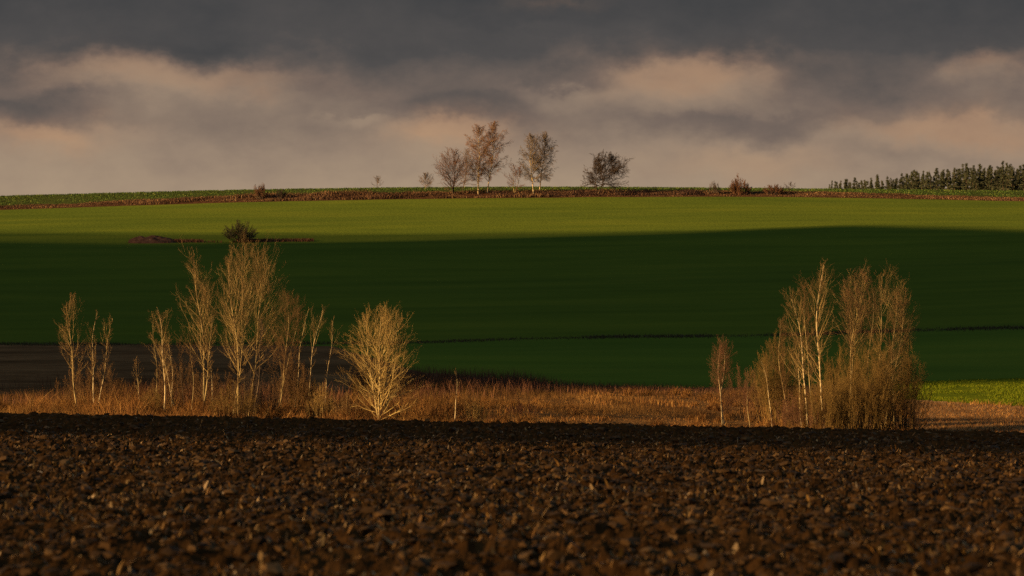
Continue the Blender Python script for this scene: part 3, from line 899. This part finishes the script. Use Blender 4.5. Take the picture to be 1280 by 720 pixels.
T(923, 604, [(921, 217)], dict(SLIM, rmin=.015), ('redtwig', 'redtwig', 'redtwig'), .06, 'sapling', 'thin spike of a sapling rising out of the dome shaped bush', 'tree', 84, GH, crown=(916, 928, 217, 238))
shrub(968, 604, 34, 228, 50, ('darktwig', 'redtwig'), 'low_bush', 'low wide dark bush on the bank left of the tiny round tree', 85, group=GH, spec=dict(STEM, rmin=.02), r0=.05)
T(986, 604, [(988, 228)], dict(HTREE, n1=16), ('darkbark', 'darktwig', 'darktwig'), .10, 'small_tree', 'tiny round dark tree on the bank nearest to the conifer wood', 'tree', 86, GH, crown=(979, 996, 227, 240))
# tree in the middle of the field beside the mound
Dm = float(dist(300, 303)[0])
shrub(299, Dm, 56, 273, 40, ('darkbark', 'ferntwig'), 'field_bush', 'low wide olive brown bush alone on the green slope beside the earth mound', 91, cat='bush', lean=.72, spec=dict(STEM, rmin=.012, n1=14, wob=[0, .16, .2, .2], nch=[0, (7, 10), (5, 7), 0]), r0=.06)

# brambles on the bank: one tangled mass
n = 16000
u = np.concatenate([rng.normal(690, 40, n // 2), rng.uniform(725, 900, n // 2)])
D = rng.uniform(602.5, 606.5, n)
x = (u - CX) / F * D
keep = vnoise(x * .35, D * .2, 141) > .3
x, D = x[keep], D[keep]
n = len(x)
tag(strips('brambles', np.stack([x, D, ground(x, D)], -1), rng.uniform(.25, .9, n) * (.25 + 1.0 * vnoise(x * .3, D * 0, 142)), rng.uniform(.03, .08, n), MAT['bramble'], (.5, 1.5), .9), kind='stuff')

# brush pile: a heap of crossed cut limbs
G = Grower(95)
base = at(893, 604)
for k in range(16):
    a = G.r.uniform(0, 6.283)
    p = (base[0] + math.cos(a) * 1.4, base[1] + math.sin(a) * 1.0, base[2] + .2)
    d = norm((-math.cos(a) * G.r.uniform(.4, 1.1), -math.sin(a) * .5, G.r.uniform(.5, 1.1)))
    G.limb(p, d, G.r.uniform(1.8, 3.0), .10, 1, dict(STEM, rmin=.03, max=2, nch=[0, (2, 4), 0]))
V, Fc, _ = tubes(G.polys, base, lambda l: 5)
o = mesh_obj('brush_pile', V, Fc, MAT['darkbark'])
o.location = tuple(base)
tag(o, 'dark heap of crossed cut limbs on the bank left of the dome bush', 'brush pile')

# earth mound with stones on the slope
um, rm = 196, 303
Dm2 = float(dist(um, rm)[0])
bc = at(um, Dm2)
k = 61
a, bq = np.meshgrid(np.linspace(-1, 1, k), np.linspace(-1, 1, 31))
mx, my = bc[0] + a * 4.6, bc[1] + bq * 3.0
hh = np.clip(1 - a ** 2 * (1 + .3 * a) - bq ** 2, 0, 1) ** .7 * 1.15 * (.65 + .7 * fbm(mx * .8, my * .8, 7)) * (1 - .35 * a)
mz = ground(mx, my) + hh - .1
o = mesh_obj('earth_mound', np.stack([mx, my, mz], -1).reshape(-1, 3) - bc, grid_faces(31, k), MAT['mound'])
o.location = tuple(bc)
tag(o, 'low dark mound of earth on the green slope left of the olive brown bush', 'mound')
for k, (uo, dx, s, lb) in enumerate(((188, -1.9, .36, 'pale stone lying on the left shoulder of the earth mound'), (229, 0, .26, 'small pale stone lying just right of the earth mound'))):
    p = at(uo, Dm2 + dx)
    p[2] += .30 if k == 0 else .05
    vs, fs = ico()
    V = vs * s * (1 + .3 * (rng.random((12, 1)) - .5)) * np.array([1, .8, 1.1 if k == 0 else .7])
    o = mesh_obj('field_stone', V, fs, MAT['stone'])
    o.location = tuple(p)
    tag(o, lb, 'stone')
# weeds around mound and tree
n = 9000
u = np.concatenate([rng.uniform(165, 392, n // 2), rng.normal(300, 22, n // 4), rng.normal(205, 25, n // 4)])
D = float(Dm2) + rng.normal(0, .9, len(u)) + (u - 200) * -.004
x = (u - CX) / F * D
keep = (vnoise(x * .45, D * .1, 131) > .30) & (u > 163) & (u < 394)
x, D, u = x[keep], D[keep], u[keep]
n = len(x)
tag(blades('field_weeds', np.stack([x, D, ground(x, D)], -1), rng.uniform(.15, .55, n), rng.uniform(.05, .11, n), MAT['weeds'], .4), kind='stuff')


# conifer wood on the right skyline
def conifer(seed, H):
    r = random.Random(seed)
    rg = np.random.default_rng(seed)
    root = empty('conifer_tree', (0, 0, 0))
    G = Grower(seed)
    G.polys.append(([(0, 0, -.2), (r.uniform(-.1, .1), 0, H * .5), (r.uniform(-.2, .2), r.uniform(-.2, .2), H)], [.17, .10, .02], 0))
    V, Fc, _ = tubes(G.polys, np.zeros(3), lambda l: 6)
    mesh_obj('trunk', V, Fc, MAT['darkbark'], smooth=True, parent=root)
    n = 3400
    wide, pw = ((.21, 1.15), (.26, 1.0), (.17, 1.2), (.28, .9), (.22, 1.1), (.24, 1.0))[seed % 6]
    t = rg.random(n) ** .8
    nb = 46
    bt = np.sort(rg.random(nb) ** .85) * .94 + .05
    ba = rg.random(nb) * 6.283
    bl = (1.02 - bt) ** pw * H * wide * rg.uniform(.55, 1.15, nb)
    i = rg.integers(0, nb, n)
    s = rg.random(n) ** .6
    rr = s * bl[i]
    P = np.stack([np.cos(ba[i]) * rr, np.sin(ba[i]) * rr, bt[i] * H + rr * .12 - .35 * s ** 2 * bl[i] * .4], -1) + rg.normal(0, .14, (n, 3))
    d = np.stack([np.cos(ba[i]), np.sin(ba[i]), rg.normal(-.05, .5, n)], -1) + rg.normal(0, .45, (n, 3))
    d /= np.linalg.norm(d, axis=1)[:, None]
    w = np.cross(d, rg.normal(0, 1, (n, 3)))
    w /= np.linalg.norm(w, axis=1)[:, None] + 1e-6
    sz = (rg.uniform(.16, .42, n) * (1.15 - .7 * bt[i]))[:, None]
    V = np.stack([P - w * sz * .35, P + w * sz * .35, P + d * sz], 1).reshape(-1, 3)
    mesh_obj('crown', V, np.arange(n * 3).reshape(-1, 3), MAT['needle'], parent=root)
    return root


LC = 'dark conifer of the distant wood on the right skyline'
protos = [conifer(200 + i, 10.0) for i in range(6)]
rr = random.Random(4)
first = set()
SKY = [(1036, 231), (1060, 228), (1085, 226), (1100, 224), (1140, 219), (1180, 213), (1215, 212), (1250, 209), (1300, 205), (1420, 200)]
k = 0
for lane in range(4):
    u = 1037 + lane * 3
    while u < 1350:
        Dd = 960 - (u - 1036) * .45 + lane * 12 + rr.uniform(-4, 4)
        p = at(u, Dd)
        top = float(poly(u, SKY)) + rr.gauss(.6, 2.2) - (rr.uniform(2, 5) if rr.random() < .16 else 0) + 7 * (float(vnoise(u * .055, 3.0 + lane * .4, 12)) - .45) * min(1, (u - 1020) / 80)
        Ht = max(3.0, (CY - top) / F * Dd - p[2])
        pr = protos[k % 6]
        if k < 6:
            o = pr
        else:
            o = link(pr.copy())
            for ch in list(pr.children):
                c = link(ch.copy())
                c.parent = o
        o.location = tuple(p)
        o.rotation_euler = (0, 0, rr.uniform(0, 6.28))
        s = Ht / 10.0
        o.scale = (s * rr.uniform(.85, 1.25), s * rr.uniform(.85, 1.25), s)
        tag(o, LC, 'tree', 'conifers of the distant wood')
        k += 1
        u += rr.uniform(4., 8.5)


# ------------------------------------------------------------------ unseen clouds, added and shaped to cast the shade on the land
def shade_cloud(near, far, alt, seed, thick, mat='shade_cloud'):
    """an unseen lens, added and shaped so that its shadow lies between the ground lines near and far (lists of points)"""
    near, far = np.array(near), np.array(far)
    nr = 41
    t = np.linspace(0, 1, nr)[:, None, None]
    Gp = near[None] * (1 - t) + far[None] * t
    Gp[..., 2] = ground(Gp[..., 0], np.maximum(Gp[..., 1], 1))
    Q = Gp + SUN * ((alt - Gp[..., 2]) / SUN[2])[..., None]
    nc = near.shape[0]
    sx = np.linspace(0, 1, nc)[None, :]
    width = np.linalg.norm(far - near, axis=1)[None, :]
    span = np.linalg.norm(near[-1] - near[0])
    edge = np.minimum(np.minimum(t[..., 0], 1 - t[..., 0]) * width, np.minimum(sx, 1 - sx) * span)
    h = np.minimum(edge * .16, thick) * (.7 + .6 * fbm(Q[..., 0] * .03, Q[..., 1] * .03, seed))
    top, bot = Q.copy(), Q.copy()
    top[..., 2] += h
    bot[..., 2] -= h * .6
    V = np.concatenate([top.reshape(-1, 3), bot.reshape(-1, 3)])
    f = grid_faces(nr, nc)
    Fc = np.concatenate([f, f[:, ::-1] + nr * nc])
    return tag(mesh_obj('shade_cloud', V, Fc, MAT[mat], smooth=True), kind='structure')


xs = np.linspace(-420, 420, 121)
FAR = [(-300, 301), (0, 302), (200, 305), (420, 303), (560, 300), (700, 296), (820, 292.5), (940, 288), (1020, 284.5), (1090, 283), (1180, 285), (1280, 289), (1400, 292)]
fu = np.linspace(-300, 1400, 90)
fd = dist(fu, poly(fu, FAR))
fx = (fu - CX) / F * fd
NEAR = [(-300, 193), (330, 193), (440, 197), (560, 203), (700, 210), (860, 216), (1100, 221), (1140, 226), (1500, 229)]
nx = np.array([(a - CX) / F * d for a, d in NEAR])
nd = np.array([d for a, d in NEAR], float)
wv = (fbm(xs * .05, xs * 0, 3) - .5) * 3
nearp = np.stack([xs, np.interp(xs, nx, nd) + wv, xs * 0], -1)
farp = np.stack([xs, np.interp(xs, fx, fd) + wv, xs * 0], -1)
shade_cloud(nearp, farp, 150, 5, 10)  # unseen, added; outline projected back from the wanted shadow on the slope
fd2 = dist(fu, poly(fu, FAR) - poly(fu, [(-300, 13), (300, 12), (560, 8), (760, 4), (900, 2.2), (1400, 2)]))
farp2 = np.stack([xs, np.interp(xs, (fu - CX) / F * fd2, fd2) + wv, xs * 0], -1)
midp = farp.copy()
midp[:, 1] -= 6
shade_cloud(midp, farp2, 170, 15, 5, 'thin_shade_cloud')  # unseen thin rim, added to soften the far shadow edge
xs2 = np.linspace(-160, 160, 90)
nA = np.interp(xs2, [-30, -13, 0, 13, 30], [77, 75, 69, 64, 62]) + (fbm(xs2 * .15, xs2 * 0, 8) - .5) * 5
shade_cloud(np.stack([xs2, nA, xs2 * 0], -1), np.stack([xs2, np.full(90, 146.), xs2 * 0], -1), 200, 6, 6, 'soft_shade_cloud')  # unseen, added to shade the crest of the ploughed field


# an unseen thin veil, added to dim the sun on the near field
shade_cloud(np.stack([xs2, np.full(90, 6.), xs2 * 0], -1), np.stack([xs2, nA - 4, xs2 * 0], -1), 120, 9, 4, 'thin_shade_cloud')


# ------------------------------------------------------------------ sky
def lin(r, g, b):
    f = lambda c: (c / 255 / 12.92) if c / 255 <= .04045 else ((c / 255 + .055) / 1.055) ** 2.4
    return tuple(f(c) / 2 ** EXPO for c in (r, g, b))


w = bpy.data.worlds.new('World')
scene.world = w
w.use_nodes = True
nt = w.node_tree
for nd_ in list(nt.nodes):
    nt.nodes.remove(nd_)


def val(x):
    return x


def math_(op, a, b=None, c=None, clamp=False):
    m = nt.nodes.new('ShaderNodeMath')
    m.operation = op
    m.use_clamp = clamp
    for i, s in enumerate((a, b, c)):
        if s is None:
            continue
        if isinstance(s, (int, float)):
            m.inputs[i].default_value = s
        else:
            nt.links.new(s, m.inputs[i])
    return m.outputs[0]


tc = nt.nodes.new('ShaderNodeTexCoord')
sep = nt.nodes.new('ShaderNodeSeparateXYZ')
nt.links.new(tc.outputs['Generated'], sep.inputs[0])
A = math_('MULTIPLY', math_('ARCTAN2', sep.outputs[0], sep.outputs[1]), 3.63)   # thousand picture columns right of centre
E = math_('MULTIPLY', math_('ARCSINE', sep.outputs[2]), 3.63)                   # thousand rows above eye level


def sky_noise(sx, sy, scale, detail, off, rough=.55, dist_=0.):
    cb = nt.nodes.new('ShaderNodeCombineXYZ')
    nt.links.new(math_('MULTIPLY', A, sx), cb.inputs[0])
    nt.links.new(math_('MULTIPLY', E, sy), cb.inputs[1])
    cb.inputs[2].default_value = off
    n_ = nt.nodes.new('ShaderNodeTexNoise')
    n_.inputs['Scale'].default_value = scale
    n_.inputs['Detail'].default_value = detail
    n_.inputs['Roughness'].default_value = rough
    n_.inputs['Distortion'].default_value = dist_
    nt.links.new(cb.outputs[0], n_.inputs['Vector'])
    return math_('SUBTRACT', n_.outputs[0], .5)


A_, E_ = A, E
wx = sky_noise(1, 1.5, 9.0, 7, 1.3, .58)
wy = sky_noise(1, 1.5, 9.0, 7, 8.1, .58)
Aw = math_('ADD', A, math_('MULTIPLY', wx, .20))
Ew = math_('ADD', E, math_('MULTIPLY', wy, .095))

# tone of the cloud deck by height: light near the horizon, dark lid above
tone = nt.nodes.new('ShaderNodeValToRGB')
els = [(0.0, .80), (.12, .75), (.17, .59), (.22, .44), (.265, .31), (.30, .18), (.36, .10), (.45, .14), (.8, .22)]
cr = tone.color_ramp
while len(cr.elements) < len(els):
    cr.elements.new(.5)
for e_, (p, vv_) in zip(cr.elements, els):
    e_.position = p
    e_.color = (vv_, vv_, vv_, 1)
nt.links.new(Ew, tone.inputs[0])
Tn = math_('ADD', tone.outputs[0], 0.0)
LUMPS = [  # column, row, half width, half height, weight
    (150, 92, 110, 30, .30), (300, 105, 120, 22, .20), (45, 125, 90, 20, -.16), (75, 168, 70, 20, .22), (440, 145, 35, 7, .12),
    (570, 165, 80, 22, .22), (860, 92, 120, 32, .36), (690, 112, 70, 16, .18), (1240, 88, 50, 22, .22), (1190, 160, 150, 20, .16),
    (940, 155, 160, 18, -.16), (1080, 100, 80, 30, -.10), (560, 125, 100, 18, -.12), (930, 200, 90, 20, .10), (1150, 205, 130, 25, -.10),
    (250, 60, 60, 14, -.06), (640, 30, 60, 12, .05), (690, -2, 70, 8, .18), (30, 210, 120, 25, .04), (760, 45, 200, 20, .03), (480, 190, 120, 18, -.04)]
for (c_, r_, sw, sh, wt) in LUMPS:
    a_ = math_('DIVIDE', math_('SUBTRACT', Aw, (c_ - 640) / 1000), sw / 1000)
    e2 = math_('DIVIDE', math_('SUBTRACT', Ew, (360 - r_) / 1000), sh / 1000)
    e2 = math_('ADD', math_('MULTIPLY', math_('MAXIMUM', e2, 0.0), 1.5), math_('MULTIPLY', math_('MINIMUM', e2, 0.0), .75))   # crisp tops, soft undersides
    q = math_('ADD', math_('MULTIPLY', a_, a_), math_('MULTIPLY', e2, e2))
    gss = math_('POWER', 2.71828, math_('MULTIPLY', math_('POWER', q, 1.2), -1.0))
    Tn = math_('ADD', Tn, math_('MULTIPLY', gss, wt * .92))
Tn = math_('ADD', Tn, math_('MULTIPLY', sky_noise(1, 2.4, 5.0, 6, 3.7, .48), .22))
Tn = math_('ADD', Tn, math_('MULTIPLY', sky_noise(1, 1.7, 15.0, 7, 5.2, .6), .19))
cr2 = nt.nodes.new('ShaderNodeValToRGB')
cst = [(0.0, lin(61, 64, 67)), (.2, lin(79, 78, 78)), (.4, lin(115, 103, 95)), (.6, lin(148, 131, 114)), (.8, lin(166, 147, 124)), (1., lin(182, 156, 130))]
while len(cr2.color_ramp.elements) < len(cst):
    cr2.color_ramp.elements.new(.5)
for e_, (p, c_) in zip(cr2.color_ramp.elements, cst):
    e_.position = p
    e_.color = (*c_, 1)
nt.links.new(Tn, cr2.inputs[0])
# some heaps catch the low light and turn peach
pk = 0.22
for (c_, r_, sw, sh, wt) in ((65, 168, 80, 22, .9), (575, 165, 80, 24, 1.), (1195, 160, 110, 22, .9), (870, 92, 110, 26, .8), (140, 90, 100, 24, .55), (300, 105, 110, 16, .5), (1245, 88, 40, 18, .6), (700, 0, 60, 8, .5), (930, 205, 110, 22, .4)):
    a_ = math_('DIVIDE', math_('SUBTRACT', Aw, (c_ - 640) / 1000), sw / 1000)
    e2 = math_('DIVIDE', math_('SUBTRACT', Ew, (360 - r_) / 1000), sh / 1000)
    pk = math_('ADD', math_('MULTIPLY', math_('POWER', 2.71828, math_('MULTIPLY', math_('ADD', math_('MULTIPLY', a_, a_), math_('MULTIPLY', e2, e2)), -1.0)), wt), pk, clamp=True)
mp_ = nt.nodes.new('ShaderNodeMix')
mp_.data_type = 'RGBA'
mp_.blend_type = 'MULTIPLY'
nt.links.new(pk, mp_.inputs[0])
nt.links.new(cr2.outputs[0], mp_.inputs[6])
mp_.inputs[7].default_value = (1.14, .94, .83, 1)
# overhead the deck is blue grey and broken
hi = nt.nodes.new('ShaderNodeMapRange')
hi.inputs[1].default_value, hi.inputs[2].default_value = .45, 1.3
nt.links.new(E, hi.inputs[0])
mx_ = nt.nodes.new('ShaderNodeMix')
mx_.data_type = 'RGBA'
nt.links.new(hi.outputs[0], mx_.inputs[0])
nt.links.new(mp_.outputs[2], mx_.inputs[6])
mx_.inputs[7].default_value = (.055, .080, .106, 1)
bgc = nt.nodes.new('ShaderNodeBackground')
nt.links.new(mx_.outputs[2], bgc.inputs[0])
bgc.inputs[1].default_value = 1.0
sky = nt.nodes.new('ShaderNodeTexSky')
sky.sky_type = 'NISHITA'
sky.sun_disc = False
sky.sun_elevation = SUN_EL
sky.sun_rotation = math.atan2(SUN[0], SUN[1])
bgs = nt.nodes.new('ShaderNodeBackground')
nt.links.new(sky.outputs[0], bgs.inputs[0])
bgs.inputs[1].default_value = .05
gap = nt.nodes.new('ShaderNodeMapRange')
gap.inputs[1].default_value, gap.inputs[2].default_value = .04, .16
nt.links.new(sky_noise(.35, .6, 1.5, 4, 11.0), gap.inputs[0])
gm = math_('MULTIPLY', math_('MULTIPLY', gap.outputs[0], hi.outputs[0]), .5)
ms = nt.nodes.new('ShaderNodeMixShader')
nt.links.new(gm, ms.inputs[0])
nt.links.new(bgc.outputs[0], ms.inputs[1])
nt.links.new(bgs.outputs[0], ms.inputs[2])
wo = nt.nodes.new('ShaderNodeOutputWorld')
nt.links.new(ms.outputs[0], wo.inputs[0])

# ------------------------------------------------------------------ sun, camera, render
sl = bpy.data.lights.new('sun', 'SUN')
sl.energy = 5.0
sl.angle = math.radians(.5)
sl.color = (1.0, .65, .29)
so = link(bpy.data.objects.new('sun', sl))
from mathutils import Vector
so.rotation_euler = Vector(tuple(SUN)).to_track_quat('Z', 'Y').to_euler()
so.location = (-60, -30, 40)

cam = bpy.data.cameras.new('camera')
cam.sensor_width = 36.0
cam.lens = 36.0 * F / 1280
cam.clip_start, cam.clip_end = .5, 20000
cam.dof.use_dof = True
cam.dof.focus_distance = 190
cam.dof.aperture_fstop = 2.2
co = link(bpy.data.objects.new('camera', cam))
co.location = (0, 0, 0)
co.rotation_euler = (math.radians(90), 0, 0)
scene.camera = co

vs_ = scene.view_settings
vs_.view_transform = 'Standard'
vs_.look = 'None'
vs_.exposure = EXPO
vs_.gamma = 1
vs_.use_curve_mapping = False
scene.cycles.max_bounces = 4
scene.cycles.diffuse_bounces = 2
scene.cycles.use_denoising = False
